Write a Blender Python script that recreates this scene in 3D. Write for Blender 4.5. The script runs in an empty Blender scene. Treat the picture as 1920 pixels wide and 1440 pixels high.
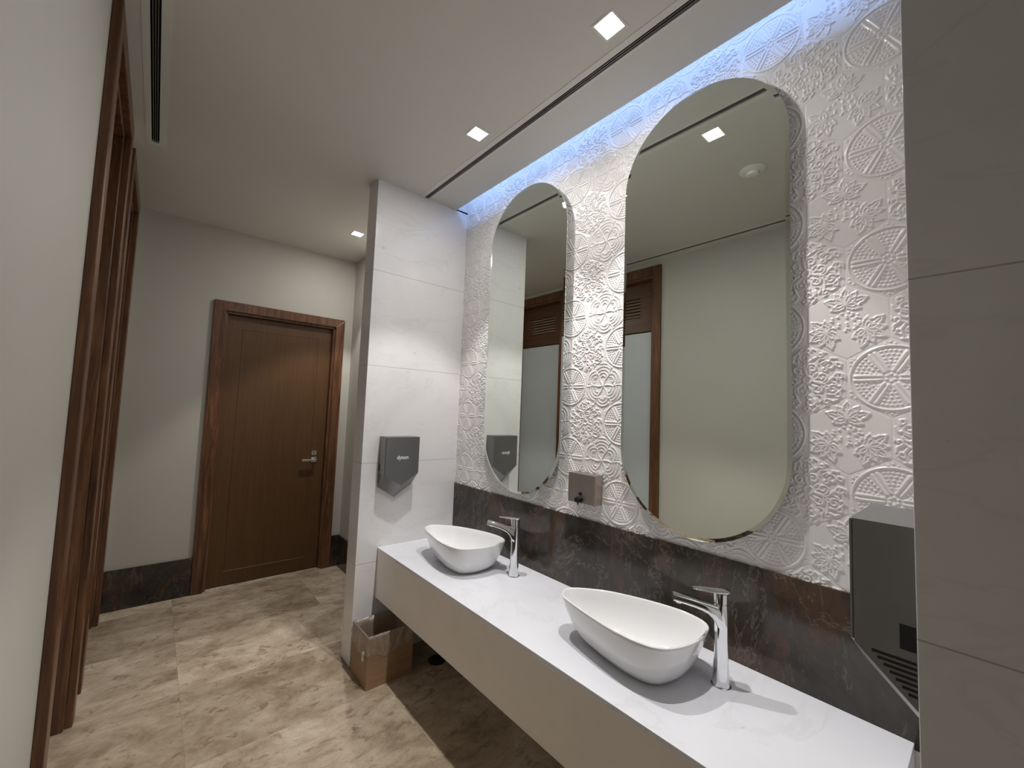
import bpy, bmesh, math, random
import numpy as np
from mathutils import Vector, Matrix

SC = bpy.context.scene
COL = SC.collection
random.seed(4)

# ------------------------------------------------------------------ camera
FPX = 777.76
def basis(yaw, pitch, roll):
    y, p, r = map(math.radians, (yaw, pitch, roll))
    f = Vector((-math.sin(y)*math.cos(p), math.cos(y)*math.cos(p), math.sin(p)))
    rt = Vector((math.cos(y), math.sin(y), 0)); up = rt.cross(f)
    return f, rt*math.cos(r)+up*math.sin(r), -rt*math.sin(r)+up*math.cos(r)
f_, r_, u_ = basis(49.4087, 3.8015, 2.1367)
cd = bpy.data.cameras.new('camera'); cam = bpy.data.objects.new('camera', cd); COL.objects.link(cam)
cd.sensor_fit = 'HORIZONTAL'; cd.sensor_width = 36; cd.lens = FPX/1920*36; cd.clip_start = .02
m3 = Matrix((r_, u_, -f_)).transposed()
cam.matrix_world = Matrix.Translation((2.5935, -1.7128, 1.5844)) @ m3.to_4x4()
SC.camera = cam

# ------------------------------------------------------------------ world and exposure
w = bpy.data.worlds.new('world'); SC.world = w; w.use_nodes = True
w.node_tree.nodes['Background'].inputs[0].default_value = (.5, .5, .5, 1)
w.node_tree.nodes['Background'].inputs[1].default_value = .02
vs = SC.view_settings
vs.view_transform = 'Standard'; vs.look = 'None'; vs.gamma = 1; vs.use_curve_mapping = False
vs.exposure = 0.42

DOWNLIGHT_W = 47
SPILL_W = 5
COVE_W = 16
LAMP_COL = (1.0, .965, .935)
COVE_COL = (.34, .53, 1.0)

# ------------------------------------------------------------------ dimensions
H = 3.072          # ceiling
PD = .705          # partition depth
XR = 2.497         # right partition inner face
XF = -1.719        # far wall
YL = -1.93         # left wall
YB = -.218         # back wall beyond the partition
XN = 4.3           # near end of the room
ZC = .69           # counter top
ZB = 1.052         # top of backsplash
COVE = .105

# ------------------------------------------------------------------ material helpers
def new_mat(name):
    m = bpy.data.materials.new(name); m.use_nodes = True
    nt = m.node_tree
    return m, nt, nt.nodes['Principled BSDF']
def N(nt, t, **kw):
    n = nt.nodes.new(t)
    for k, v in kw.items():
        if k.startswith('i_'):
            key = k[2:]; key = int(key) if key.isdigit() else key.replace('_', ' ')
            n.inputs[key].default_value = v
        else: setattr(n, k, v)
    return n
def L(nt, a, b): nt.links.new(a, b)
def ramp(nt, fac, stops):
    r = nt.nodes.new('ShaderNodeValToRGB'); e = r.color_ramp.elements
    while len(e) < len(stops): e.new(.5)
    for el, (p, c) in zip(e, stops): el.position = p; el.color = (*c, 1)
    L(nt, fac, r.inputs[0]); return r.outputs[0]
def coords(nt, scale=(1, 1, 1), rot=(0, 0, 0), loc=(0, 0, 0)):
    tc = nt.nodes.new('ShaderNodeTexCoord'); mp = nt.nodes.new('ShaderNodeMapping')
    mp.inputs['Scale'].default_value = scale; mp.inputs['Rotation'].default_value = rot; mp.inputs['Location'].default_value = loc
    L(nt, tc.outputs['Object'], mp.inputs[0]); return mp.outputs[0]
def noise(nt, vec, scale, detail=4, rough=.55, dist=0, out='Fac'):
    n = N(nt, 'ShaderNodeTexNoise'); n.inputs['Scale'].default_value = scale; n.inputs['Detail'].default_value = detail
    n.inputs['Roughness'].default_value = rough; n.inputs['Distortion'].default_value = dist
    L(nt, vec, n.inputs['Vector']); return n.outputs[out]
def mixc(nt, fac, a, b, mode='MIX'):
    m = nt.nodes.new('ShaderNodeMix'); m.data_type = 'RGBA'; m.blend_type = mode
    for sock, v in ((m.inputs[0], fac), (m.inputs[6], a), (m.inputs[7], b)):
        if isinstance(v, (int, float)): sock.default_value = v
        elif isinstance(v, tuple): sock.default_value = (*v, 1)
        else: L(nt, v, sock)
    return m.outputs[2]
def math_(nt, op, a, b=None, c=None):
    m = nt.nodes.new('ShaderNodeMath'); m.operation = op
    for i, v in enumerate((a, b, c)):
        if v is None: continue
        if isinstance(v, (int, float)): m.inputs[i].default_value = v
        else: L(nt, v, m.inputs[i])
    return m.outputs[0]
def bump(nt, bs, h, strength=.3, dist=.002):
    b = nt.nodes.new('ShaderNodeBump'); b.inputs['Strength'].default_value = strength; b.inputs['Distance'].default_value = dist
    L(nt, h, b.inputs['Height']); L(nt, b.outputs[0], bs.inputs['Normal'])
def line_mask(nt, val, period, offset, width):
    # 1 on thin lines at offset + k*period
    t = math_(nt, 'SUBTRACT', val, offset); t = math_(nt, 'DIVIDE', t, period)
    t = math_(nt, 'ADD', t, .5); t = math_(nt, 'FRACT', t); t = math_(nt, 'SUBTRACT', t, .5)
    t = math_(nt, 'ABSOLUTE', t); return math_(nt, 'LESS_THAN', t, width/period)
def plain(name, col, rough=.5, metal=0, spec=None, coat=0, var=0, vscale=6):
    m, nt, b = new_mat(name)
    b.inputs['Base Color'].default_value = (*col, 1); b.inputs['Roughness'].default_value = rough; b.inputs['Metallic'].default_value = metal
    if spec is not None: b.inputs['Specular IOR Level'].default_value = spec
    if coat: b.inputs['Coat Weight'].default_value = coat; b.inputs['Coat Roughness'].default_value = .05
    if var:
        v = noise(nt, coords(nt), vscale, 5)
        c = ramp(nt, v, [(.3, tuple(x*(1-var) for x in col)), (.7, tuple(min(1, x*(1+var)) for x in col))])
        L(nt, c, b.inputs['Base Color'])
    return m

def paint(name, col):
    m, nt, b = new_mat(name)
    v = noise(nt, coords(nt), 3, 4)
    L(nt, ramp(nt, v, [(.3, tuple(x*.97 for x in col)), (.7, col)]), b.inputs['Base Color'])
    b.inputs['Roughness'].default_value = .55
    bump(nt, b, noise(nt, coords(nt), 220, 3), .08, .001)
    return m

def marble_white(name, base=(.80, .79, .80), seams=True, rough=.16):
    m, nt, b = new_mat(name)
    vec = coords(nt)
    big = noise(nt, vec, 1.6, 6, .6, .6)
    col = ramp(nt, big, [(.25, tuple(x*.90 for x in base)), (.5, base), (.75, tuple(min(1, x*1.04) for x in base))])
    # drifting grey veins running nearly level
    v1 = noise(nt, coords(nt, (1.2, 1.2, 3), (.2, .35, 0)), .9, 6, .58, .9)
    vm = ramp(nt, v1, [(.485, (0, 0, 0)), (.5, (1, 1, 1)), (.515, (0, 0, 0))])
    col = mixc(nt, mixc(nt, .16, (0, 0, 0), vm), col, (.55, .53, .53))
    # small brownish blotches
    v2 = noise(nt, coords(nt, (6, 6, 4.5), (0, 0, 0), (.3, .1, .7)), 1.5, 6, .68, .5)
    bm_ = ramp(nt, v2, [(.68, (0, 0, 0)), (.76, (.8, .8, .8))])
    col = mixc(nt, bm_, col, (.42, .37, .30))
    if seams:
        sx = nt.nodes.new('ShaderNodeSeparateXYZ'); tc = nt.nodes.new('ShaderNodeTexCoord'); L(nt, tc.outputs['Object'], sx.inputs[0])
        lm = line_mask(nt, sx.outputs['Z'], .622, .603, .0016)
        lm = math_(nt, 'MULTIPLY', lm, .6)
        col = mixc(nt, lm, col, (.30, .28, .27))
    L(nt, col, b.inputs['Base Color']); b.inputs['Roughness'].default_value = rough
    return m

def marble_dark(name):
    m, nt, b = new_mat(name)
    vec = coords(nt, (1, 1, 1), (0, .5, 0))
    n1 = noise(nt, vec, 2.6, 12, .72, .7)
    col = ramp(nt, n1, [(.30, (.010, .0095, .009)), (.44, (.026, .022, .017)), (.54, (.040, .035, .029)), (.66, (.060, .054, .047)), (.80, (.085, .078, .066))])
    # brown clouds drifting diagonally
    n2 = noise(nt, coords(nt, (2.2, 2.2, 1.1), (0, .75, 0)), 2.0, 12, .76, .8)
    r2 = ramp(nt, n2, [(.50, (0, 0, 0)), (.60, (.7, .7, .7)), (.68, (.1, .1, .1))])
    col = mixc(nt, r2, col, (.105, .056, .034))
    # fine scratches of pale mineral in two directions
    for rot_, loc_, c_ in (((0, .7, 0), (4, 2, 1), (.17, .15, .12)), ((0, -.5, 0), (1, 7, 3), (.15, .125, .10))):
        n3 = noise(nt, coords(nt, (7, 7, 1.6), rot_, loc_), 3.0, 12, .8, .9)
        r3 = ramp(nt, n3, [(.585, (0, 0, 0)), (.63, (.55, .55, .55)), (.66, (0, 0, 0))])
        col = mixc(nt, r3, col, c_)
    n5 = noise(nt, coords(nt, (1, 1, .6), (0, .4, 0), (2, 5, 5)), 1.7, 10, .66, 1.6)
    r5 = ramp(nt, n5, [(.493, (0, 0, 0)), (.5, (.7, .7, .7)), (.507, (0, 0, 0))])
    col = mixc(nt, r5, col, (.19, .16, .125))
    L(nt, col, b.inputs['Base Color']); b.inputs['Roughness'].default_value = .13
    return m

def travertine(name):
    m, nt, b = new_mat(name)
    tc = nt.nodes.new('ShaderNodeTexCoord'); sx = nt.nodes.new('ShaderNodeSeparateXYZ'); L(nt, tc.outputs['Object'], sx.inputs[0])
    X, Y = sx.outputs['X'], sx.outputs['Y']
    ix = math_(nt, 'FLOOR', math_(nt, 'DIVIDE', math_(nt, 'SUBTRACT', X, .29), .613))
    iy = math_(nt, 'FLOOR', math_(nt, 'DIVIDE', math_(nt, 'SUBTRACT', Y, -1.5), .90))
    cell = math_(nt, 'ADD', math_(nt, 'MULTIPLY', ix, 7.31), math_(nt, 'MULTIPLY', iy, 3.77))
    wn = nt.nodes.new('ShaderNodeTexWhiteNoise'); wn.noise_dimensions = '1D'; L(nt, cell, wn.inputs['W'])
    # each slab has its own offset in the stone
    cmb = nt.nodes.new('ShaderNodeCombineXYZ'); L(nt, math_(nt, 'MULTIPLY', cell, 1.7), cmb.inputs[0]); L(nt, cell, cmb.inputs[2])
    va = nt.nodes.new('ShaderNodeVectorMath'); va.operation = 'ADD'; L(nt, coords(nt, (1, .62, 1), (0, 0, .25)), va.inputs[0]); L(nt, cmb.outputs[0], va.inputs[1])
    v = va.outputs[0]
    n1 = noise(nt, v, 4.6, 12, .74, .35)
    col = ramp(nt, n1, [(.33, (.24, .18, .12)), (.45, (.40, .32, .23)), (.56, (.54, .455, .35)), (.70, (.70, .62, .51))])
    n2 = noise(nt, v, 15, 10, .76, .5)
    r2 = ramp(nt, n2, [(.37, (.8, .8, .8)), (.45, (0, 0, 0))])
    col = mixc(nt, r2, col, (.23, .16, .095))
    n3 = noise(nt, v, 60, 5, .7)
    r3 = ramp(nt, n3, [(.32, (.6, .6, .6)), (.41, (0, 0, 0))])
    col = mixc(nt, r3, col, (.20, .15, .10))
    tone = ramp(nt, wn.outputs['Value'], [(0, (.74, .71, .67)), (1, (1.18, 1.18, 1.17))])
    col = mixc(nt, 1.0, col, tone, 'MULTIPLY')
    jx = line_mask(nt, X, .613, .29, .0013); jy = line_mask(nt, Y, .90, -1.5, .0013)
    j = math_(nt, 'MULTIPLY', math_(nt, 'MAXIMUM', jx, jy), .45)
    col = mixc(nt, j, col, (.22, .18, .13))
    L(nt, col, b.inputs['Base Color']); b.inputs['Roughness'].default_value = .36
    bump(nt, b, n2, .05, .002)
    return m

def wood(name, dark, light, rough=.38, grain=(14, 14, .9), knots=True):
    m, nt, b = new_mat(name)
    v = coords(nt, grain)
    n1 = noise(nt, v, 1.6, 8, .62, 1.6 if knots else .2)
    col = ramp(nt, n1, [(.3, dark), (.52, tuple((a+c)/2 for a, c in zip(dark, light))), (.72, light)])
    n2 = noise(nt, coords(nt, tuple(g*6 for g in grain)), 2.4, 4, .6)
    r2 = ramp(nt, n2, [(.35, (.72, .72, .72)), (.62, (1, 1, 1))])
    col = mixc(nt, 1.0, col, r2, 'MULTIPLY')
    L(nt, col, b.inputs['Base Color']); b.inputs['Roughness'].default_value = rough
    bump(nt, b, n2, .08, .001)
    return m

M = {}
M['ceiling'] = paint('ceiling_paint', (.65, .63, .585))
M['wall'] = paint('wall_paint', (.52, .505, .455))
M['marble'] = marble_white('white_marble')
M['counter'] = marble_white('counter_marble', (.80, .81, .865), False, .14)
M['fascia'] = plain('fascia_laminate', (.88, .815, .75), .35, var=.03)
M['dark_marble'] = marble_dark('dark_marble')
M['floor'] = travertine('travertine')
M['frame_wood'] = wood('frame_wood', (.045, .015, .006), (.26, .115, .05), .33, (9, 9, .8))
M['door_wood'] = wood('door_wood', (.095, .043, .013), (.135, .066, .021), .42, (40, 40, 1.2), False)
M['louvre_wood'] = wood('louvre_wood', (.075, .028, .011), (.15, .062, .027), .35, (1.5, 14, 20), False)
M['slat_wood_highlit'] = wood('slat_wood_highlit', (.38, .27, .19), (.55, .43, .34), .25, (1.5, 14, 20), False)  # louvre wood made paler: the slats' reflected highlights are put into the colour
M['frosted'] = plain('frosted_white', (.60, .635, .68), .28, var=.02)
M['tile'] = plain('glazed_relief_tile', (.80, .78, .77), .27, var=.02, coat=.15)
M['ceramic'] = plain('white_ceramic', (.86, .86, .87), .08, coat=.6, var=.004)
M['chrome'] = plain('chrome', (.80, .81, .83), .06, 1, var=.01)
M['steel'] = plain('brushed_steel', (.42, .37, .33), .38, 1, var=.04, vscale=30)
M['mirror'] = plain('mirror_silver', (.80, .835, .775), .0, 1, var=.002)
M['mirror_back'] = plain('mirror_backing', (.10, .10, .10), .5, var=.05)
M['dryer'] = plain('grey_nickel', (.23, .23, .235), .32, .7, var=.05, vscale=12)
M['black'] = plain('black_plastic', (.008, .008, .009), .3, var=.1)
M['recess'] = plain('dark_recess', (.012, .011, .012), .7, var=.1)
M['alu'] = plain('painted_aluminium', (.70, .68, .645), .4, var=.02)
M['slotbar'] = plain('slot_bar', (.22, .21, .21), .35, .5, var=.02)
M['lettering'] = plain('silver_lettering', (.75, .76, .78), .3, var=.01)
M['white_plastic'] = plain('white_plastic', (.74, .73, .70), .4, var=.01)
M['grout'] = plain('sealant_white', (.78, .80, .80), .4, var=.02)
M['hose'] = plain('dark_rubber', (.02, .02, .02), .4, var=.1)

def card():
    m, nt, b = new_mat('cardboard')
    n1 = noise(nt, coords(nt, (1, 1, 60)), 3, 4)
    n2 = noise(nt, coords(nt), 9, 5)
    c = ramp(nt, n1, [(.3, (.33, .205, .115)), (.7, (.40, .255, .145))])
    c2 = ramp(nt, n2, [(.3, (.85, .85, .85)), (.7, (1.05, 1.05, 1.05))])
    L(nt, mixc(nt, 1, c, c2, 'MULTIPLY'), b.inputs['Base Color']); b.inputs['Roughness'].default_value = .7
    return m
M['card'] = card()
def film():
    m, nt, b = new_mat('clear_film')
    nt.nodes.remove(b)
    out = nt.nodes['Material Output']
    g = N(nt, 'ShaderNodeBsdfGlossy'); g.inputs['Color'].default_value = (.9, .9, .9, 1); g.inputs['Roughness'].default_value = .18
    d = N(nt, 'ShaderNodeBsdfDiffuse'); d.inputs['Color'].default_value = (.75, .72, .68, 1)
    t = N(nt, 'ShaderNodeBsdfTransparent'); t.inputs['Color'].default_value = (.93, .92, .90, 1)
    a = N(nt, 'ShaderNodeMixShader'); L(nt, g.outputs[0], a.inputs[1]); L(nt, d.outputs[0], a.inputs[2]); a.inputs[0].default_value = .45
    n1 = noise(nt, coords(nt, (1, 1, .5)), 26, 5, .65, 1.2)
    f = math_(nt, 'MULTIPLY_ADD', n1, 1.15, -.26)
    x = N(nt, 'ShaderNodeMixShader'); L(nt, f, x.inputs[0]); L(nt, t.outputs[0], x.inputs[1]); L(nt, a.outputs[0], x.inputs[2])
    L(nt, x.outputs[0], out.inputs[0])
    bp = nt.nodes.new('ShaderNodeBump'); bp.inputs['Strength'].default_value = .8; bp.inputs['Distance'].default_value = .01
    L(nt, n1, bp.inputs['Height']); L(nt, bp.outputs[0], g.inputs['Normal'])
    return m
M['film'] = film()
def emit(name, col, s):
    m, nt, b = new_mat(name)
    b.inputs['Base Color'].default_value = (*col, 1)
    b.inputs['Emission Color'].default_value = (*col, 1); b.inputs['Emission Strength'].default_value = s
    return m
M['lamp'] = emit('lamp_glow', (1.0, .97, .93), 30)
M['cove'] = emit('cove_led', COVE_COL, COVE_W)

# ------------------------------------------------------------------ object helpers
def tag(o, label=None, cat=None, group=None, kind=None):
    if label: o['label'] = label
    if cat: o['category'] = cat
    if group: o['group'] = group
    if kind: o['kind'] = kind
    return o
def obj(name, bm, mat, parent=None, smooth=False, bevel=0, seg=2, loc=None, recalc=True):
    me = bpy.data.meshes.new(name)
    if recalc: bmesh.ops.recalc_face_normals(bm, faces=bm.faces)
    bm.to_mesh(me); bm.free()
    for mm in (mat if isinstance(mat, list) else [mat]): me.materials.append(mm)
    o = bpy.data.objects.new(name, me); COL.objects.link(o)
    if smooth:
        for p in me.polygons: p.use_smooth = True
    if bevel:
        b = o.modifiers.new('bevel', 'BEVEL'); b.width = bevel; b.segments = seg; b.limit_method = 'ANGLE'; b.angle_limit = math.radians(35)
    if loc: o.location = loc
    if parent: o.parent = parent
    return o
def empty(name, loc, rz=0):
    o = bpy.data.objects.new(name, None); COL.objects.link(o); o.location = loc; o.rotation_euler = (0, 0, rz); o.empty_display_size = .05
    return o
def box(bm, x0, x1, y0, y1, z0, z1):
    vs_ = [bm.verts.new(p) for p in ((x0, y0, z0), (x1, y0, z0), (x1, y1, z0), (x0, y1, z0), (x0, y0, z1), (x1, y0, z1), (x1, y1, z1), (x0, y1, z1))]
    for f in ((0, 3, 2, 1), (4, 5, 6, 7), (0, 1, 5, 4), (1, 2, 6, 5), (2, 3, 7, 6), (3, 0, 4, 7)): bm.faces.new([vs_[i] for i in f])
def boxbm(*a):
    bm = bmesh.new(); box(bm, *a); return bm
def holes_slab(axis, p0, p1, u0, u1, v0, v1, holes):
    # a slab between planes p0 and p1 along an axis, with rectangular openings (u, v in the two other axes in order)
    us = sorted({u0, u1, *[h[0] for h in holes], *[h[1] for h in holes]}); us = [u for u in us if u0 <= u <= u1]
    vs_ = sorted({v0, v1, *[h[2] for h in holes], *[h[3] for h in holes]}); vs_ = [v for v in vs_ if v0 <= v <= v1]
    def solid(i, j):
        if i < 0 or j < 0 or i >= len(us)-1 or j >= len(vs_)-1: return False
        a, b = (us[i]+us[i+1])/2, (vs_[j]+vs_[j+1])/2
        return not any(h[0] < a < h[1] and h[2] < b < h[3] for h in holes)
    bm = bmesh.new(); cache = {}
    def V(i, j, k):
        key = (i, j, k)
        if key not in cache:
            p = [0, 0, 0]; p[axis] = (p0, p1)[k]; r = [a for a in range(3) if a != axis]; p[r[0]] = us[i]; p[r[1]] = vs_[j]
            cache[key] = bm.verts.new(p)
        return cache[key]
    for i in range(len(us)-1):
        for j in range(len(vs_)-1):
            if not solid(i, j): continue
            for k in (0, 1): bm.faces.new([V(i, j, k), V(i+1, j, k), V(i+1, j+1, k), V(i, j+1, k)])
            for di, dj, a, b in ((-1, 0, (0, 0), (0, 1)), (1, 0, (1, 0), (1, 1)), (0, -1, (0, 0), (1, 0)), (0, 1, (0, 1), (1, 1))):
                if not solid(i+di, j+dj):
                    A, B = (i+a[0], j+a[1]), (i+b[0], j+b[1])
                    bm.faces.new([V(*A, 0), V(*B, 0), V(*B, 1), V(*A, 1)])
    return bm
def ring_loft(bm, rings, cap0=True, cap1=True):
    vr = [[bm.verts.new(p) for p in r] for r in rings]; n = len(vr[0])
    for a, b in zip(vr, vr[1:]):
        for i in range(n): bm.faces.new((a[i], a[(i+1) % n], b[(i+1) % n], b[i]))
    if cap0: bm.faces.new(vr[0][::-1])
    if cap1: bm.faces.new(vr[-1])
    return vr
def circle(c, r, n=32, ax='z', ry=None, e=2):
    out = []
    for i in range(n):
        t = 2*math.pi*i/n; cx_, sy = math.cos(t), math.sin(t)
        x = math.copysign(abs(cx_)**(2/e), cx_)*r; y = math.copysign(abs(sy)**(2/e), sy)*(ry or r)
        out.append({'z': (c[0]+x, c[1]+y, c[2]), 'x': (c[0], c[1]+x, c[2]+y), 'y': (c[0]+x, c[1], c[2]+y)}[ax])
    return out
def prism(bm, pts, axis, a, b):
    # polygon pts (in the two other axes) extruded along axis from a to b
    def P(q, t):
        p = list(q); p.insert(axis, t); return p
    ring_loft(bm, [[P(q, a) for q in pts], [P(q, b) for q in pts]])
def edge_sharp(o, ang=40):
    for p in o.data.polygons: p.use_smooth = True
    try:
        o.data.set_sharp_from_angle(angle=math.radians(ang))
    except Exception: pass

# ------------------------------------------------------------------ structure
LAMPS = [(1.668, -.496), (.811, -.496), (-.976, -.483)]
LS = .044   # half width of a downlight opening
SLOT_R = (.004, XN-.1, -.372, -.342)
SLOT_L = (-.556, XN-.1, -1.834, -1.800)
holes = [(x-LS, x+LS, y-LS, y+LS) for x, y in LAMPS]
XLAMPS = []
holes += [(x-LS, x+LS, y-LS, y+LS) for x, y in XLAMPS]
holes += [SLOT_R, SLOT_L, (0.0, XR, -COVE, .0)]
tag(obj('ceiling', holes_slab(2, H, H+.012, XF-.12, XN+.1, YL-.15, .0, holes), M['ceiling']), 'flat pale plaster ceiling with recessed slots and downlights', kind='structure')
# the cove above the tiled wall: roof and front upstand of the recess
bm = bmesh.new(); box(bm, 0, XR, -.235, .0, H+.20, H+.215); box(bm, 0, XR, -.235, -.22, H+.012, H+.20)
tag(obj('trim_1', bm, M['ceiling']), 'light cove recess above the relief tiled wall', kind='structure')

tag(obj('floor', boxbm(XF-.12, XN+.1, YL-.15, .0, -.05, 0), M['floor']), 'beige travertine slab floor', kind='structure')
# left wall with the two louvred door openings
D1 = (-.325, .485)   # inner opening near
D2 = (-1.485, -.705)
DZ = 2.94
tag(obj('wall_left', holes_slab(1, YL-.15, YL, XF-.12, XN+.1, 0, H, [(*D1, -1, DZ), (*D2, -1, DZ)]), M['wall']), 'plain grey-beige painted left wall', kind='structure')
FY = (-1.305, -.385)
tag(obj('wall_far', holes_slab(0, XF-.12, XF, YL, YB, 0, H, [(*FY, -1, 2.362)]), M['wall']), 'beige painted far wall around the brown door', kind='structure')
tag(obj('wall_back', boxbm(XF, -.15, YB, YB+.12, 0, H), M['wall']), 'short painted wall behind the marble partition', kind='structure')
tag(obj('wall_near', boxbm(XN, XN+.1, YL, YB, 0, H), M['wall']), 'painted wall behind the camera end', kind='structure')
tag(obj('wall_back_near', boxbm(XR+.15, XN, YB, YB+.12, 0, H), M['wall']), 'painted wall beyond the right partition', kind='structure')
tag(obj('wall_partition_left', boxbm(-.1506, 0, -PD, .0, 0, H+.21), M['marble'], bevel=.0015), 'white marble clad partition at the left end of the vanity', kind='structure')
tag(obj('wall_partition_right', boxbm(XR, XR+.15, -PD, .0, 0, H+.21), M['marble'], bevel=.0015), 'white marble clad partition at the right end of the vanity', kind='structure')
tag(obj('wall_mirror', boxbm(0, XR, .008, .12, 0, H+.215), M['wall']), 'wall carrying the relief tiles and mirrors', kind='structure')

# ---- relief tiles
def relief_templates(res=.00125):
    half = .128; n = int(2*half/res)+1
    ax = np.linspace(-half, half, n); U, Vv = np.meshgrid(ax, ax, indexing='ij')
    def seg_h(segs, w, amp):
        h = np.zeros_like(U)
        for (x0, y0), (x1, y1) in segs:
            pad = w*3
            i0 = max(0, int((min(x0, x1)-pad+half)/res)); i1 = min(n, int((max(x0, x1)+pad+half)/res)+2)
            j0 = max(0, int((min(y0, y1)-pad+half)/res)); j1 = min(n, int((max(y0, y1)+pad+half)/res)+2)
            if i0 >= i1 or j0 >= j1: continue
            u, v = U[i0:i1, j0:j1], Vv[i0:i1, j0:j1]
            dx, dy = x1-x0, y1-y0; l2 = dx*dx+dy*dy+1e-12
            t = np.clip(((u-x0)*dx+(v-y0)*dy)/l2, 0, 1)
            d2 = (u-x0-t*dx)**2+(v-y0-t*dy)**2
            h[i0:i1, j0:j1] = np.maximum(h[i0:i1, j0:j1], amp*np.exp(-d2/(w*w)))
        return h
    def poly(pts): return list(zip(pts, pts[1:]))
    def rot(pts, a, m=1):
        c, s = math.cos(a), math.sin(a); return [(x*c-m*y*s, x*s+m*y*c) for x, y in pts]
    def pol(r, a): return (r*math.cos(a), r*math.sin(a))
    TP = math.pi*2
    # wheel
    hw = np.zeros_like(U); seg = []
    ring = [pol(.1, TP*i/72) for i in range(73)]; hw = np.maximum(hw, seg_h(poly(ring), .0026, 1))
    for k in range(6):
        a = TP*k/6
        for s in (-1, 1):
            petal = [pol(r, a+s*o) for r, o in ((.024, .24), (.035, .19), (.055, .13), (.075, .098), (.088, .075))]
            hw = np.maximum(hw, seg_h(poly(petal), .0046, 1.05))
        for r in np.arange(.038, .094, .0118):
            m = max(1, int(round((r*.66)/.0122)))
            for q in range(m):
                aa = a+TP/12+((q+.5)/m-.5)*.66
                if abs(q-(m-1)/2) < .3 and m > 3 and False: continue
                p = pol(r, aa); hw = np.maximum(hw, seg_h([(p, (p[0]+1e-5, p[1]))], .0029, .95))
        p = pol(.011, a+.5); hw = np.maximum(hw, seg_h([(p, (p[0]+1e-5, p[1]))], .0045, 1.0))
        v = a+TP/12+0
        for rr, off in ((.112, .0), (.107, .11), (.107, -.11)):
            p = pol(rr, v+off); hw = np.maximum(hw, seg_h([(p, (p[0]+1e-5, p[1]))], .0024, .8))
    # scrolls
    hs = np.zeros_like(U)
    def spiral(cx_, cy_, r0, r1, a0, turns, hand):
        return [(cx_+(r0+(r1-r0)*t)*math.cos(a0+hand*turns*TP*t), cy_+(r0+(r1-r0)*t)*math.sin(a0+hand*turns*TP*t)) for t in np.linspace(0, 1, 22)]
    sc = poly([pol(.013, TP*i/20) for i in range(21)])
    for k in range(6):
        a = TP*k/6+.2; hand = 1 if k % 2 else -1
        c = pol(.042, a); sc += poly(spiral(*c, .004, .017, a, 1.25, hand))
        c = pol(.078, a+.42); sc += poly(spiral(*c, .004, .016, a+2, 1.1, -hand))
        sc += poly([pol(r, a+o*hand) for r, o in ((.017, .5), (.03, .62), (.05, .55), (.066, .25), (.085, -.05), (.103, .05), (.108, .18))])
        sc += poly([pol(r, a+o*hand) for r, o in ((.060, .75), (.075, .95), (.093, .80), (.101, .55))])
        sc += poly([pol(r, a+.3+o) for r, o in ((.100, -.1), (.108, -.02), (.100, .1), (.092, 0), (.100, -.1))])
    for k in range(12):
        a = TP*k/12+.1; h_ = 1 if k % 2 else -1
        sc += poly(spiral(*pol(.060 if k % 2 else .094, a), .003, .0105, a+1, .9, h_))
        sc += poly([pol(.024, a), pol(.030, a+.12), pol(.036, a+.05)])
    for k in range(6):
        a = TP*k/6+.2; h_ = 1 if k % 2 else -1
        sc += poly([pol(.108, a+.50), pol(.098, a+.62), pol(.088, a+.56), pol(.082, a+.68), pol(.070, a+.72)])
        sc += poly([pol(.112, a-.08), pol(.103, a-.16), pol(.110, a-.26), pol(.118, a-.18), pol(.112, a-.08)])
        sc += poly([pol(.060, a-.25), pol(.069, a-.12), pol(.080, a-.16), pol(.086, a-.28)])
    hs = seg_h(sc, .0026, 1)
    # maple leaves around berries
    hm = np.zeros_like(U); lf = []; vein = []
    for k in range(3):
        a = TP*k/3+TP/4
        bx = .058
        for la, ll, lw in ((0, .056, .013), (.62, .050, .011), (-.62, .050, .011), (1.25, .060, .014), (-1.25, .060, .014), (1.95, .042, .010), (-1.95, .042, .010)):
            edge = []
            for s in (1, -1):
                pts = []
                for i, t in enumerate(np.linspace(0, 1, 9)):
                    wv = lw*math.sin(math.pi*min(1, t**.8))*(1+.18*(-1)**i)
                    px, py = ll*t, s*wv
                    pts.append((bx+px*math.cos(la)-py*math.sin(la), px*math.sin(la)+py*math.cos(la)))
                edge += poly(rot(pts, a))
            lf += edge
            vein += poly(rot([(bx, 0), (bx+ll*.8*math.cos(la), ll*.8*math.sin(la))], a))
    hm = np.maximum(seg_h(lf, .0026, .95), seg_h(vein, .0028, .7))
    rr = random.Random(3)
    for i in range(38):
        r = .040*math.sqrt(rr.random()); t = rr.random()*TP; p = pol(r, t)
        hm = np.maximum(hm, seg_h([(p, (p[0]+1e-5, p[1]))], .0036, 1.0))
    # fans
    hf = np.zeros_like(U); fn = []; bead = []
    for k in range(3):
        a = TP*k/3+TP/4
        c = pol(.040, a)
        for jj, r in enumerate(np.arange(.012, .078, .0082)):
            lim = 1.25 if r < .05 else .75
            arc = [(c[0]+r*math.cos(a+t), c[1]+r*math.sin(a+t)*.95) for t in np.linspace(-lim, lim, max(6, int(r*2*lim/.0075)))]
            if jj % 2: bead += arc
            else: fn += poly(arc)
        c = pol(.052, a+TP/6)
        for jj, r in enumerate(np.arange(.010, .058, .0082)):
            lim = 1.35 if r < .04 else .8
            arc = [(c[0]+r*math.cos(a+TP/6+t), c[1]+r*math.sin(a+TP/6+t)) for t in np.linspace(-lim, lim, max(6, int(r*2*lim/.0075)))]
            if jj % 2 == 0: bead += arc
            else: fn += poly(arc)
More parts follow.
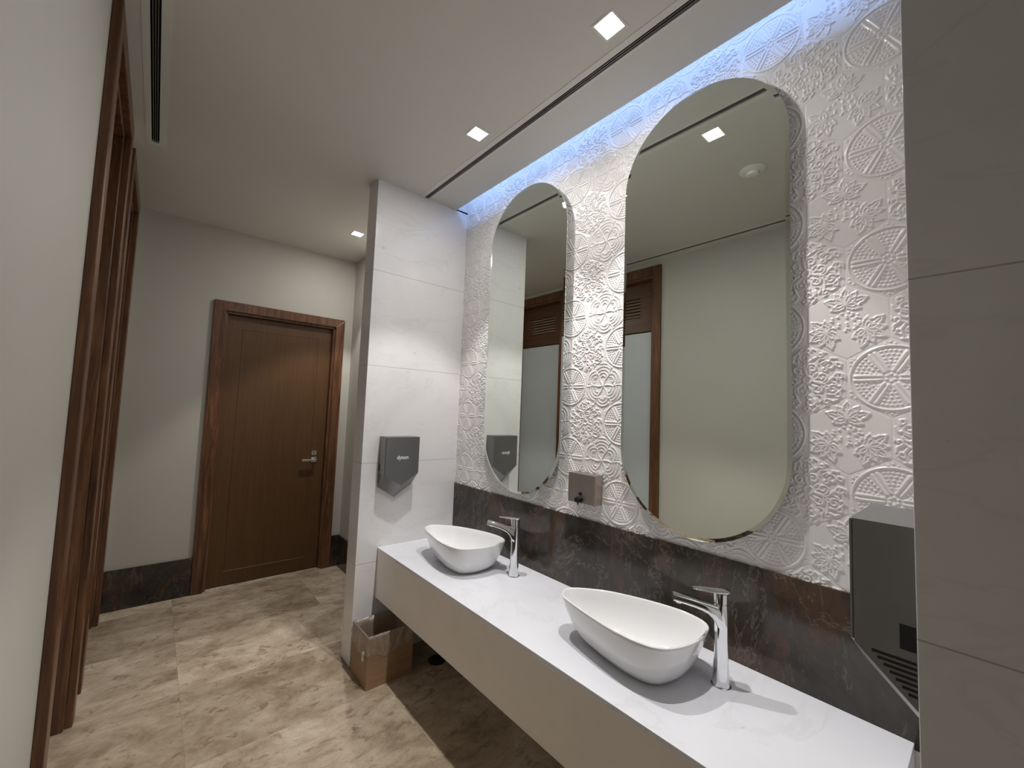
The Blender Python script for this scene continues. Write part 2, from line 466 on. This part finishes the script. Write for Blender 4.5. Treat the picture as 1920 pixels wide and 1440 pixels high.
        fn += poly([pol(r, a+TP/12+o) for r, o in ((.0, 0), (.03, .12), (.06, -.05), (.09, .04), (.12, 0))])
        fn += poly([pol(r, a-TP/12+o) for r, o in ((.0, 0), (.03, .12), (.06, -.05), (.09, .04), (.12, 0))])
    hf = seg_h(fn, .0027, .95)
    for p in bead: hf = np.maximum(hf, seg_h([(p, (p[0]+1e-5, p[1]))], .0023, .8))
    return dict(W=hw, S=hs, M=hm, F=hf), half, res, n
def relief_wall(x0, x1, z0, z1, step=.0020, amp=.0042):
    T, half, res, nt_ = relief_templates()
    nx = int((x1-x0)/step); nz = int((z1-z0)/step)
    xs = np.linspace(x0, x1, nx); zs = np.linspace(z0, z1, nz)
    X, Z = np.meshgrid(xs, zs, indexing='ij')
    P = .2165; R = .1875; X0, Z0 = 2.28, 1.92
    best = np.full(X.shape, 1e9); hgt = np.zeros(X.shape); second = np.full(X.shape, 1e9)
    j0 = int(math.floor((z0-Z0)/R))-1; j1 = int(math.ceil((z1-Z0)/R))+1
    for j in range(j0, j1+1):
        zc = Z0+j*R
        off = (j % 2)*.5
        for i in range(-14, 4):
            xc = X0+(i+off)*P
            if xc < x0-.15 or xc > x1+.15: continue
            # sublattice index: maple at (0,0), wheel at n=-1 row 0 and at +.5 in row -1
            s = (i+(-j-(j % 2))//2+(j % 2)+j) if False else None
            # axial coordinates
            q = i-(j-(j % 2))//2; r = j
            t = (q-r) % 3
            kind = 'M' if t == 0 else ('W' if t == 2 else 'S')
            if kind == 'M' and xc < 2.0: kind = 'F'
            m = (np.abs(X-xc) < .13) & (np.abs(Z-zc) < .13)
            ii = np.where(m.any(1))[0]; jj = np.where(m.any(0))[0]
            if len(ii) == 0 or len(jj) == 0: continue
            sl = (slice(ii[0], ii[-1]+1), slice(jj[0], jj[-1]+1))
            u, v = X[sl]-xc, Z[sl]-zc
            d = np.maximum(np.abs(u), np.maximum(np.abs(u*.5+v*.866), np.abs(u*.5-v*.866)))   # hex distance, pointed top
            fu = (u+half)/res; fv = (v+half)/res
            a = np.clip(fu.astype(int), 0, nt_-2); b = np.clip(fv.astype(int), 0, nt_-2)
            wu, wv = fu-a, fv-b; tt = T[kind]
            s_ = tt[a, b]*(1-wu)*(1-wv)+tt[a+1, b]*wu*(1-wv)+tt[a, b+1]*(1-wu)*wv+tt[a+1, b+1]*wu*wv
            edge = .1082-d
            hh = s_*np.clip(edge/.004, 0, 1)-.30*np.exp(-(edge/.0015)**2)
            sel = d < best[sl]
            best[sl] = np.where(sel, d, best[sl]); hgt[sl] = np.where(sel, hh, hgt[sl])
    co = np.empty((nx*nz, 3)); co[:, 0] = X.ravel(); co[:, 1] = -.0015-amp*hgt.ravel(); co[:, 2] = Z.ravel()
    idx = np.arange(nx*nz).reshape(nx, nz)
    f = np.stack([idx[:-1, :-1], idx[1:, :-1], idx[1:, 1:], idx[:-1, 1:]], -1).reshape(-1, 4)
    me = bpy.data.meshes.new('wall_relief')
    me.vertices.add(len(co)); me.vertices.foreach_set('co', co.ravel())
    me.loops.add(f.size); me.loops.foreach_set('vertex_index', f.ravel().astype(np.int32))
    me.polygons.add(len(f)); me.polygons.foreach_set('loop_start', np.arange(0, f.size, 4, dtype=np.int32))
    me.update(calc_edges=True); me.validate()
    me.polygons.foreach_set('use_smooth', np.ones(len(f), dtype=bool))
    me.materials.append(M['tile'])
    o = bpy.data.objects.new('wall_relief', me); COL.objects.link(o); return o
tag(relief_wall(0, XR, ZB-.01, H+.195), 'white glazed hexagonal relief tiles with wheels, scrolls and leaves', kind='structure')

# ---- lower walls and baseboards
tag(obj('trim_2', boxbm(0, XR, -.012, .008, 0, ZC-.02), M['marble']), 'marble facing below the vanity', kind='structure')
bm = boxbm(XF, XF+.018, YL, -1.389, 0, .297)
tag(obj('baseboard_far', bm, M['dark_marble'], bevel=.002), 'tall dark marble baseboard left of the brown door', kind='structure')
bm = bmesh.new(); box(bm, XF, XF+.018, -.303, YB, 0, .297); box(bm, XF+.018, -.1506, YB-.018, YB, 0, .297)
tag(obj('baseboard_back', bm, M['dark_marble'], bevel=.002), 'dark marble baseboard in the corner right of the brown door', kind='structure')
for i, (a, b) in enumerate(((.575, XN), (-.62, -.41), (XF+.018, -1.575))):
    tag(obj(['baseboard_left', 'baseboard_left_middle', 'baseboard_left_far'][i], boxbm(a, b, YL, YL+.014, 0, .297), M['dark_marble'], bevel=.002), 'dark marble baseboard along the left wall', kind='structure')
# thin white trim line on top of the corner baseboard
tag(obj('baseboard_back_near', boxbm(XR+.15, XN, YB-.018, YB, 0, .297), M['dark_marble'], bevel=.002), 'dark marble baseboard beyond the right partition', kind='structure')

# ------------------------------------------------------------------ doors
def casing(bm, u0, u1, ztop, wdt, front, back, axis, inner_back, sgn):
    """casing with mitred head, u is the wall direction; front is the proud face, lining runs to inner_back"""
    # jambs and head as mitred prisms
    def P(u, z, d): return (d, u, z) if axis == 0 else (u, d, z)
    def pris(pts):
        ring_loft(bm, [[P(u, z, front) for u, z in pts], [P(u, z, back) for u, z in pts]])
    pris([(u0-wdt, 0), (u0, 0), (u0, ztop), (u0-wdt, ztop+wdt)])
    pris([(u1, 0), (u1+wdt, 0), (u1+wdt, ztop+wdt), (u1, ztop)])
    pris([(u0, ztop), (u1, ztop), (u1+wdt, ztop+wdt), (u0-wdt, ztop+wdt)])
    # lining of the opening
    t = .02
    def lin(pts): ring_loft(bm, [[P(u, z, back) for u, z in pts], [P(u, z, inner_back) for u, z in pts]])
    lin([(u0, 0), (u0+t, 0), (u0+t, ztop-t), (u0, ztop)]); lin([(u1-t, 0), (u1, 0), (u1, ztop), (u1-t, ztop-t)]); lin([(u0, ztop), (u0+t, ztop-t), (u1-t, ztop-t), (u1, ztop)])

# brown entry door in the far wall
d = empty('door_1', (XF, -.845, 0)); tag(d, 'closed brown wooden door with a chrome lever in the far wall', kind='structure')
def child(name, bm, mat, parent, **kw):
    bmesh.ops.translate(bm, verts=bm.verts, vec=-Vector(parent.location)); return obj(name, bm, mat, parent, **kw)
bm = bmesh.new(); casing(bm, FY[0], FY[1], 2.362, .082, XF+.026, XF, 0, XF-.11, 1)
child('door_frame', bm, M['frame_wood'], d, bevel=.003)
bm = bmesh.new(); lx = XF-.045
ly0, ly1, lz1 = FY[0]+.022, FY[1]-.022, 2.338
ring = [(ly0, .008), (ly1, .008), (ly1, lz1), (ly0, lz1)]
def inset(r, k): return [(r[0][0]+k, r[0][1]+k*1.0), (r[1][0]-k, r[1][1]+k), (r[2][0]-k, r[2][1]-k), (r[3][0]+k, r[3][1]-k)]
ring_loft(bm, [[(lx-.04, a, b) for a, b in ring], [(lx, a, b) for a, b in ring], [(lx, a, b) for a, b in inset(ring, .115)],
               [(lx-.002, a, b) for a, b in inset(ring, .117)], [(lx-.002, a, b) for a, b in inset(ring, .120)], [(lx, a, b) for a, b in inset(ring, .123)]])
leaf = child('door_leaf', bm, M['door_wood'], d)
hy, hz = -.497, 1.047
bm = bmesh.new(); ring_loft(bm, [circle((lx, hy, hz), .026, 24, 'x', e=5), circle((lx+.008, hy, hz), .026, 24, 'x', e=5)])
ring_loft(bm, [circle((lx+.006, hy, hz), .009, 16, 'x'), circle((lx+.05, hy, hz), .009, 16, 'x')])
ring_loft(bm, [circle((lx+.048, hy+.012, hz), .010, 16, 'y', e=4), circle((lx+.048, hy-.118, hz), .010, 16, 'y', e=4)])
child('door_handle', bm, M['chrome'], d, bevel=.001)
bm = bmesh.new(); ring_loft(bm, [circle((lx, hy-.0, hz+.062), .022, 24, 'x', e=5), circle((lx+.008, hy, hz+.062), .022, 24, 'x', e=5)])
box(bm, lx+.008, lx+.028, hy-.004, hy+.004, hz+.046, hz+.078)
child('thumb_turn', bm, M['chrome'], d, bevel=.001)

# louvred cubicle doors in the left wall
def louvre_door(name, op, label):
    x0, x1 = op; c = (x0+x1)/2
    d = empty(name, (c, YL, 0)); tag(d, label, kind='structure')
    bm = bmesh.new(); casing(bm, x0, x1, DZ, .087, YL+.030, YL, 1, YL-.14, -1)
    child('door_frame', bm, M['frame_wood'], d, bevel=.004)
    t = .02; yl = YL-.095
    child('door_leaf', boxbm(x0+t+.003, x1-t-.003, yl-.035, yl, .01, 2.415), M['frosted'], d, bevel=.002)
    a, b = x0+t+.001, x1-t-.001
    s0, s1 = c-.21, c+.21
    bm = holes_slab(1, yl-.03, yl+.006, a, b, 2.425, DZ-t-.001, [(s0, s1, 2.575, 2.775)])
    tp = child('louvre_panel', bm, M['louvre_wood'], d, bevel=.002)
    child('louvre_back', boxbm(s0-.004, s1+.004, yl-.034, yl-.024, 2.571, 2.779), M['louvre_wood'], d)
    for k in range(6):
        z = 2.592+k*.033
        bm = bmesh.new(); prism(bm, [(yl+.004, z-.010), (yl+.008, z-.006), (yl-.022, z+.016), (yl-.026, z+.012)], 0, s0, s1)
        child('louvre_slat', bm, M['slat_wood_highlit'], d)
    return d
louvre_door('door_2', D1, 'tall near cubicle door with brown frame, louvred top and pale panel')
louvre_door('door_3', D2, 'tall farther cubicle door with brown frame, louvred top and pale panel')

# ------------------------------------------------------------------ vanity
v = empty('vanity_counter', (1.2, -.28, ZC)); tag(v, 'long white marble vanity counter with a deep plain front, fixed below the mirrors', 'counter')
XE = 2.42
child('countertop', boxbm(0.001, XE, -.571, -.0125, ZC-.020, ZC), M['counter'], v, bevel=.0015)
bm = bmesh.new(); box(bm, 0.001, XE, -.567, -.547, ZC-.308, ZC-.0205); box(bm, XE-.02, XE, -.547, -.02, ZC-.308, ZC-.0205)
child('front_panel', bm, M['fascia'], v, bevel=.001)['label'] = 'plain beige front panel'
child('underside', boxbm(0.001, XE-.02, -.547, -.0125, ZC-.306, ZC-.292), M['fascia'], v)
tag(obj('backsplash', boxbm(0.0005, XR-.0005, -.012, .006, ZC-.0195, ZB), M['dark_marble'], bevel=.001), 'polished dark brown marble backsplash strip below the relief tiles', 'backsplash')

# ---- basins
OUT = [(1.400, -.372), (1.392, -.338), (1.415, -.297), (1.470, -.246), (1.529, -.205), (1.655, -.154), (1.781, -.124), (1.865, -.132), (1.907, -.158), (1.926, -.205), (1.934, -.27), (1.929, -.335), (1.909, -.400), (1.879, -.441), (1.824, -.464), (1.723, -.470), (1.600, -.452), (1.490, -.428), (1.430, -.408)]
def spline_closed(pts, per=5):
    out = []; n = len(pts)
    for i in range(n):
        p0, p1, p2, p3 = (Vector(pts[(i+k-1) % n]) for k in range(4))
        for s in range(per):
            t = s/per
            out.append(.5*((2*p1)+(-p0+p2)*t+(2*p0-5*p1+4*p2-p3)*t*t+(-p0+3*p1-3*p2+p3)*t**3))
    return out
BC = Vector((1.70, -.31))
outline = [p-BC for p in spline_closed(OUT, 6)]
for _ in range(3): outline = [(outline[i-1]+2*outline[i]+outline[(i+1) % len(outline)])/4 for i in range(len(outline))]
BH = .160
def basin_proto(label, loc):
    t = empty('washbasin', loc)
    def ring(s, z, off=0):
        res = []
        for i, p in enumerate(outline):
            tx = outline[(i+1) % len(outline)]-outline[i-1]; nrm = Vector((tx.y, -tx.x)).normalized()
            if nrm.dot(p) < 0: nrm = -nrm
            # the base sits a little towards the wide end
            q = p*s+nrm*off+Vector((.034*(1-s), 0))
            res.append((q.x, q.y, z))
        return res
    rings = []
    for s, z in ((.56, .0), (.60, .003), (.68, .014), (.76, .032), (.835, .058), (.90, .090), (.955, .125), (.99, .150)): rings.append(ring(s, z))
    rings += [ring(1, .157), ring(1, .160, -.002), ring(1, .161, -.005), ring(1, .160, -.0085), ring(1, .156, -.011)]
    for s, z in ((.93, .128), (.87, .095), (.79, .066), (.69, .043), (.56, .028), (.40, .020), (.22, .016), (.09, .014)): rings.append(ring(s, z, -.004))
    bm = bmesh.new(); ring_loft(bm, rings)
    obj('bowl', bm, M['ceramic'], t, smooth=True)
    bm = bmesh.new(); dx = .018
    ring_loft(bm, [circle((dx, 0, .0135), .030, 32), circle((dx, 0, .0185), .030, 32), circle((dx, 0, .0205), .026, 32), circle((dx, 0, .0205), .006, 32)])
    o = obj('drain', bm, M['chrome'], t, smooth=True); o['label'] = 'chrome drain'
    tag(t, label, 'basin'); return t
def dup(root, loc, name=None):
    r = root.copy(); COL.objects.link(r); r.location = loc
    for ch in root.children:
        c = ch.copy(); COL.objects.link(c); c.parent = r
        for g in ch.children:
            e = g.copy(); COL.objects.link(e); e.parent = c
    return r
B2 = (BC.x, BC.y, ZC)
basin = basin_proto('white rounded-triangle vessel basin nearer the camera, below the larger-looking mirror', B2)
b1 = dup(basin, (BC.x-1.148, BC.y+.008, ZC)); b1['label'] = 'white rounded-triangle vessel basin at the far end, beside the marble partition'
for o in (basin, b1): o['group'] = 'vessel basins on the vanity counter'

# ---- faucets: local +x is the spout direction
def faucet_proto(label, loc, rz):
    t = empty('faucet', loc, rz)
    bm = bmesh.new()
    rings = []
    for z, r, e in ((0, .0275, 2.6), (.004, .0275, 2.6), (.02, .0262, 2.8), (.06, .0232, 3.2), (.11, .0207, 3.4), (.16, .0200, 3.4), (.20, .0208, 3.0), (.235, .0222, 2.5), (.268, .0225, 2.1)):
        rings.append(circle((0, 0, z), r, 40, 'z', ry=r*.92, e=e))
    ring_loft(bm, rings)
    o = obj('body', bm, M['chrome'], t, smooth=True); edge_sharp(o, 50)
    bm = bmesh.new(); rings = []
    for s, z0, z1, wd in ((.000, .172, .2600, .0200), (.012, .185, .2615, .0208), (.021, .204, .2630, .0212), (.030, .2185, .2645, .0213), (.044, .2315, .2670, .0213), (.062, .2400, .2700, .0211), (.088, .2480, .2750, .0207), (.12, .2550, .2805, .0203), (.148, .2600, .2850, .020), (.156, .2620, .2850, .0195)):
        c = (z0+z1)/2; rings.append(circle((s, 0, c), wd, 36, 'x', ry=(z1-z0)/2, e=4.5))
    ring_loft(bm, rings)
    o = obj('spout', bm, M['chrome'], t, smooth=True); edge_sharp(o, 50)
    bm = bmesh.new(); ring_loft(bm, [circle((.136, 0, .253), .0095, 24), circle((.136, 0, .262), .0105, 24)])
    o = obj('aerator', bm, M['chrome'], t, smooth=True); edge_sharp(o, 50)
    bm = bmesh.new()
    ring_loft(bm, [circle((0, 0, .2685), .0195, 40), circle((0, 0, .2715), .0195, 40), circle((0, 0, .272), .0238, 40), circle((0, 0, .304), .0242, 40)])
    o = obj('cartridge_cap', bm, M['chrome'], t, smooth=True); edge_sharp(o, 50)
    bm = bmesh.new(); rings = []
    for s, wd, zc, th in ((-.027, .012, .3085, .002), (-.023, .019, .3085, .004), (-.010, .0242, .3085, .0046), (.010, .0245, .3085, .0046), (.035, .0215, .309, .004), (.065, .0175, .3095, .0032), (.086, .0145, .3095, .0027), (.092, .010, .3095, .0015)):
        rings.append(circle((s, 0, zc), wd, 28, 'x', ry=th, e=3))
    ring_loft(bm, rings)
    o = obj('lever', bm, M['chrome'], t, smooth=True); edge_sharp(o, 60)
    bm = bmesh.new(); ring_loft(bm, [circle((0, 0, 0), .0315, 40), circle((0, 0, .003), .0315, 40), circle((0, 0, .004), .029, 40)])
    o = obj('base_ring', bm, M['chrome'], t, smooth=True); edge_sharp(o, 50)
    tag(t, label, 'faucet'); return t
FA = math.radians(180+37)
fa = faucet_proto('tall chrome single-lever faucet beside the nearer basin', (1.966, -.197, ZC), FA)
fb = dup(fa, (.855, -.160, ZC)); fb['label'] = 'tall chrome single-lever faucet beside the far basin'
for o in (fa, fb): o['group'] = 'chrome faucets on the vanity counter'

# ------------------------------------------------------------------ mirrors
def mirror_proto(label, cx_, z0, z1, hw):
    t = empty('wall_mirror', (cx_, -.003, z0)); h = z1-z0
    def stadium(k, y):
        r = hw-k; pts = []
        for i in range(49): a = math.pi*i/48; pts.append((r*math.cos(a), y, h-hw+r*math.sin(a)))
        for i in range(49): a = math.pi+math.pi*i/48; pts.append((r*math.cos(a), y, hw+r*math.sin(a)))
        return pts
    bm = bmesh.new()
    ring_loft(bm, [stadium(0, -.037), stadium(0, -.0405), stadium(.014, -.0425)], True, True)
    obj('glass', bm, M['mirror'], t)
    bm = bmesh.new(); ring_loft(bm, [stadium(.035, -.006), stadium(.035, -.0368)])
    obj('backing_panel', bm, M['mirror_back'], t)
    tag(t, label, 'mirror', 'oval wall mirrors over the basins'); return t
mb = mirror_proto('tall frameless capsule-shaped mirror above the nearer basin', 1.790, 1.100, 2.990, .345)
ma = dup(mb, (.722, -.003, 1.100)); ma['label'] = 'tall frameless capsule-shaped mirror above the far basin, next to the marble partition'

# ------------------------------------------------------------------ soap dispenser on the tiles
t = empty('soap_dispenser', (1.235, -.006, 1.14)); tag(t, 'square brushed steel soap dispenser on the relief tiles between the mirrors', 'soap dispenser')
x0, x1, yf, z0, z1 = -.085, .085, -.064, .0, .146
bm = bmesh.new(); prism(bm, [(x0, 0), (x0, yf), (x1-.004, yf), (x1, yf+.004), (x1, 0)], 2, z0, z1)
obj('housing', bm, M['steel'], t, bevel=.003)
bm = bmesh.new(); prism(bm, [(-.013, .040), (.003, .040), (.007, .044), (.007, .052), (.003, .056), (-.009, .056), (-.013, .052)], 1, yf-.0025, yf+.004)
obj('window', bm, M['black'], t, bevel=.001)
bm = bmesh.new(); ring_loft(bm, [circle((-.008, yf+.006, .012+.008), .019, 20, 'y', ry=.014, e=4), circle((-.008, yf-.020, .018), .017, 20, 'y', ry=.012, e=4)])
ring_loft(bm, [circle((-.008, yf-.012, -.006), .0035, 12), circle((-.008, yf-.012, .010), .0035, 12)])
obj('push_button', bm, M['black'], t, bevel=.001)

# ------------------------------------------------------------------ hand dryers: local +x out of the wall, width along y, bottom tip at z=0
def dryer_proto(label, loc, sx):
    t = empty('hand_dryer', loc)
    W2, D = .117, .1; zt = .399
    def X(v_): return v_*sx
    # shell: back outline -> front outline
    back = [(-W2, zt), (W2, zt), (W2, .076), (0, .0), (-W2, .076)]
    mid = [(-W2, zt), (W2, zt), (W2, .166), (0, .092), (-W2, .166)]
    bm = bmesh.new()
    ring_loft(bm, [[(0, a, b) for a, b in back], [(X(.004), a, b) for a, b in back], [(X(D-.006), a, b) for a, b in [(-W2, zt), (W2, zt), (W2, .163), (0, .089), (-W2, .163)]]])
    obj('shell', bm, M['dryer'], t, bevel=.0006)
    bm = bmesh.new()
    ring_loft(bm, [[(X(D-.0061), a, b) for a, b in [(-W2+.001, zt-.001), (W2-.001, zt-.001), (W2-.001, .167), (0, .093), (-W2+.001, .167)]],
                   [(X(D), a, b) for a, b in [(-W2+.001, zt-.001), (W2-.001, zt-.001), (W2-.001, .168), (0, .094), (-W2+.001, .168)]]])
    obj('front_cover', bm, M['dryer'], t, bevel=.0025)
    for ys in (-1, 1):
        for k in range(7):
            # slanted air slots on both side walls near the sloping lower edge
            z = .158-k*.0094; xa = D*(1-(.166-z)/.09)-.023+k*.0021
            if xa < .012: continue
            bm = bmesh.new(); prism(bm, [(X(.006), z-.002), (X(xa), z-.002+.0), (X(xa), z+.003), (X(.006), z+.003)], 1, ys*(W2-.001), ys*(W2+.0008))
            obj('air_slot', bm, M['black'], t)
    bm = boxbm(min(X(.006), X(.028)), max(X(.006), X(.028)), -W2-.0012, -W2+.004, .178, .222)
    obj('sensor', bm, M['black'], t)
    cu = bpy.data.curves.new('lettering', 'FONT'); cu.body = 'dyson'; cu.size = .034; cu.extrude = .0004; cu.align_x = 'CENTER'; cu.align_y = 'CENTER'; cu.offset = .0008
    tmp = bpy.data.objects.new('lettering_curve', cu); lm_ = bpy.data.meshes.new_from_object(tmp); bpy.data.objects.remove(tmp)
    lm_.materials.clear(); lm_.materials.append(M['lettering'])
    to = bpy.data.objects.new('lettering', lm_); COL.objects.link(to)
    to.matrix_local = Matrix.Translation((X(D+.0006), .0, .268)) @ Matrix(((0, 0, sx, 0), (sx, 0, 0, 0), (0, 1, 0, 0), (0, 0, 0, 1)))
    to.parent = t
    tag(t, label, 'hand dryer', 'grey wall hand dryers'); return t
dryer_proto('grey metal hand dryer with pointed bottom on the far marble partition', (0.0005, -.478, .996), 1)
dryer_proto('grey metal hand dryer seen from its side at the right end of the counter', (XR-.0005, -.528, 1.000), -1)

# ------------------------------------------------------------------ ceiling fittings
def downlight(x, y, label):
    t = empty('downlight', (x, y, H)); s = LS
    bm = bmesh.new(); zt = .055
    # trim frame and tapering throat
    def sq(a, z): return [(-a, -a, z), (a, -a, z), (a, a, z), (-a, a, z)]
    ring_loft(bm, [sq(s+.006, 0), sq(s+.006, -.002), sq(s-.003, -.002), sq(s-.004, .004), sq(s-.010, zt), sq(s+.0, zt), sq(s+.0, .004)], False, False)
    obj('trim', bm, M['white_plastic'], t)
    bm = bmesh.new(); ring_loft(bm, [sq(s-.011, zt-.022), sq(s-.011, zt-.018)])
    obj('lamp_lens', bm, M['lamp'], t)
    bm = bmesh.new(); ring_loft(bm, [sq(s+.001, zt+.001), sq(s+.001, zt+.05)])
    obj('housing', bm, M['alu'], t)
    ld = bpy.data.lights.new('downlight_bulb', 'SPOT'); ld.energy = DOWNLIGHT_W; ld.color = LAMP_COL; ld.spot_size = math.radians(83); ld.spot_blend = .30; ld.shadow_soft_size = .018
    lo = bpy.data.objects.new('bulb', ld); COL.objects.link(lo); lo.location = (0, 0, -.004); lo.parent = t
    sd = bpy.data.lights.new('lens_spill', 'AREA'); sd.energy = SPILL_W; sd.color = LAMP_COL; sd.shape = 'SQUARE'; sd.size = .07
    so = bpy.data.objects.new('lens_spill', sd); COL.objects.link(so); so.location = (0, 0, -.003); so.parent = t
    tag(t, label, 'downlight', 'square ceiling downlights'); return t
labs = ['square recessed downlight in the ceiling nearest the camera, before the larger-looking mirror', 'square recessed downlight in the ceiling in front of the far mirror', 'square recessed downlight in the ceiling beyond the marble partition, near the brown door']
for (x, y), l in zip(LAMPS, labs): downlight(x, y, l)
for (x, y) in XLAMPS: downlight(x, y, 'square recessed downlight behind the camera position')

def slot_diffuser(name, s, y0, y1, nb, label, flip=1):
    a, b, c, e = s
    t = empty(name, ((a+b)/2, (c+e)/2, H)); tag(t, label, 'air vent')
    bm = bmesh.new(); th = .0015
    box(bm, a-(.03 if a < 0 else 0), b+.03, y0, c, H-th, H+.0); box(bm, a-(.03 if a < 0 else 0), b+.03, e, y1, H-th, H)
    if a < 0: box(bm, a-.03, a, c, e, H-th, H)
    child('flange', bm, M['alu'], t)
    child('plenum', holes_slab(2, H+.013, H+.05, a-.005, b+.005, c-.005, e+.005, [(a, b, c, e)]), M['recess'], t)
    child('plenum_back', boxbm(a-.005, b+.005, c-.005, e+.005, H+.05, H+.055), M['recess'], t)
    n = nb
    for k in range(1, n):
        yy = c+(e-c)*k/n
        child('slot_bar', boxbm(a, b, yy-.0016, yy+.0016, H+.0, H+.02), M['slotbar'], t)
    return t
slot_diffuser('linear_slot_diffuser', SLOT_R, -.402, -.330, 3, 'long dark linear air slot in the ceiling running beside the mirror wall')
slot_diffuser('linear_slot_diffuser', SLOT_L, -1.860, -1.768, 4, 'long dark linear air slot in the ceiling along the cubicle door wall')

# round smoke detector, seen in the mirror
t = empty('smoke_detector', (1.69, -.98, H)); tag(t, 'round white ceiling detector reflected in the nearer mirror', 'detector')
bm = bmesh.new(); ring_loft(bm, [circle((0, 0, 0), .074, 40), circle((0, 0, -.004), .074, 40), circle((0, 0, -.016), .058, 40), circle((0, 0, -.018), .046, 40)])
o = obj('mounting_plate', bm, M['white_plastic'], t, smooth=True); edge_sharp(o, 40)
bm = bmesh.new(); ring_loft(bm, [circle((0, 0, -.017), .036, 32), circle((0, 0, -.030), .034, 32), circle((0, 0, -.034), .026, 32)])
o = obj('sensor_head', bm, M['white_plastic'], t, smooth=True); edge_sharp(o, 40)

tag(obj('led_strip', boxbm(.02, XR-.02, -.2195, -.208, H+.150, H+.162), M['cove']), 'blue-white light strip hidden in the ceiling cove above the tiles', 'light strip')

# ------------------------------------------------------------------ cardboard box used as a bin, with a clear liner
t = empty('cardboard_box', (.150, -.570, 0)); tag(t, 'open brown cardboard box used as a bin under the left end of the counter', 'box')
hx, hy2, hh, th = .118, .140, .285, .004
bm = bmesh.new()
def rect(a, b, z, w=0): return [(-a, -b, z), (a, -b, z), (a, b, z), (-a, b, z)]
ring_loft(bm, [rect(hx, hy2, 0), rect(hx, hy2, hh), rect(hx-th, hy2-th, hh), rect(hx-th, hy2-th, .006)])
obj('carton', bm, M['card'], t)
t2 = empty('bin_liner', (.150, -.570, .17)); tag(t2, 'crinkled clear plastic liner folded over the rim of the cardboard box', 'bin liner')
rr = random.Random(8)
def wrect(a, b, z, amp, n=20, zamp=0):
    pts = []
    for k in range(4):
        p0, p1 = [(-a, -b), (a, -b), (a, b), (-a, b)][k], [(a, -b), (a, b), (-a, b), (-a, -b)][k]
        nx_, ny_ = [(0, -1), (1, 0), (0, 1), (-1, 0)][k]
        for i in range(n):
            s = i/n; j = rr.random()*amp
            pts.append((p0[0]+(p1[0]-p0[0])*s+nx_*j, p0[1]+(p1[1]-p0[1])*s+ny_*j, z+(rr.random()-.5)*zamp+.014*math.sin(s*6.28*1.5+k)*(zamp > 0)))
    return pts
z_ = -.17
bm = bmesh.new()
ring_loft(bm, [wrect(hx+.003, hy2+.003, z_+.175, .004, zamp=.012), wrect(hx+.003, hy2+.003, z_+.205, .007), wrect(hx+.003, hy2+.003, z_+.24, .005), wrect(hx+.0015, hy2+.0015, z_+.27, .002),
               wrect(hx+.001, hy2+.001, z_+.289, .001), wrect(hx-.006, hy2-.006, z_+.289, 0), wrect(hx-.009, hy2-.009, z_+.24, -.004), wrect(hx-.012, hy2-.012, z_+.15, -.010), wrect(hx-.016, hy2-.016, z_+.05, -.012), wrect(hx-.03, hy2-.03, z_+.016, -.01)], False, True)
o = obj('film', bm, M['film'], t2, smooth=True, recalc=False)
bm = bmesh.new(); ring_loft(bm, [circle((.088, -hy2-.012, z_+.150), .004, 10), circle((.090, -hy2-.015, z_+.165), .009, 10), circle((.086, -hy2-.013, z_+.178), .006, 10), circle((.084, -hy2-.010, z_+.205), .012, 10)])
obj('knot', bm, M['film'], t2, smooth=True)

t = empty('floor_drain', (.252, -.245, 0)); tag(t, 'round black floor drain in the shadow under the vanity counter', 'drain')
bm = bmesh.new(); ring_loft(bm, [circle((0, 0, 0), .055, 40), circle((0, 0, .006), .055, 40), circle((0, 0, .009), .050, 40), circle((0, 0, .009), .040, 40), circle((0, 0, .005), .040, 40)])
obj('rim', bm, M['black'], t)
bm = bmesh.new()
for k in range(-3, 4): box(bm, -.036+abs(k)*.003, .036-abs(k)*.003, k*.010-.003, k*.010+.003, .005, .008)
obj('grate', bm, M['black'], t)
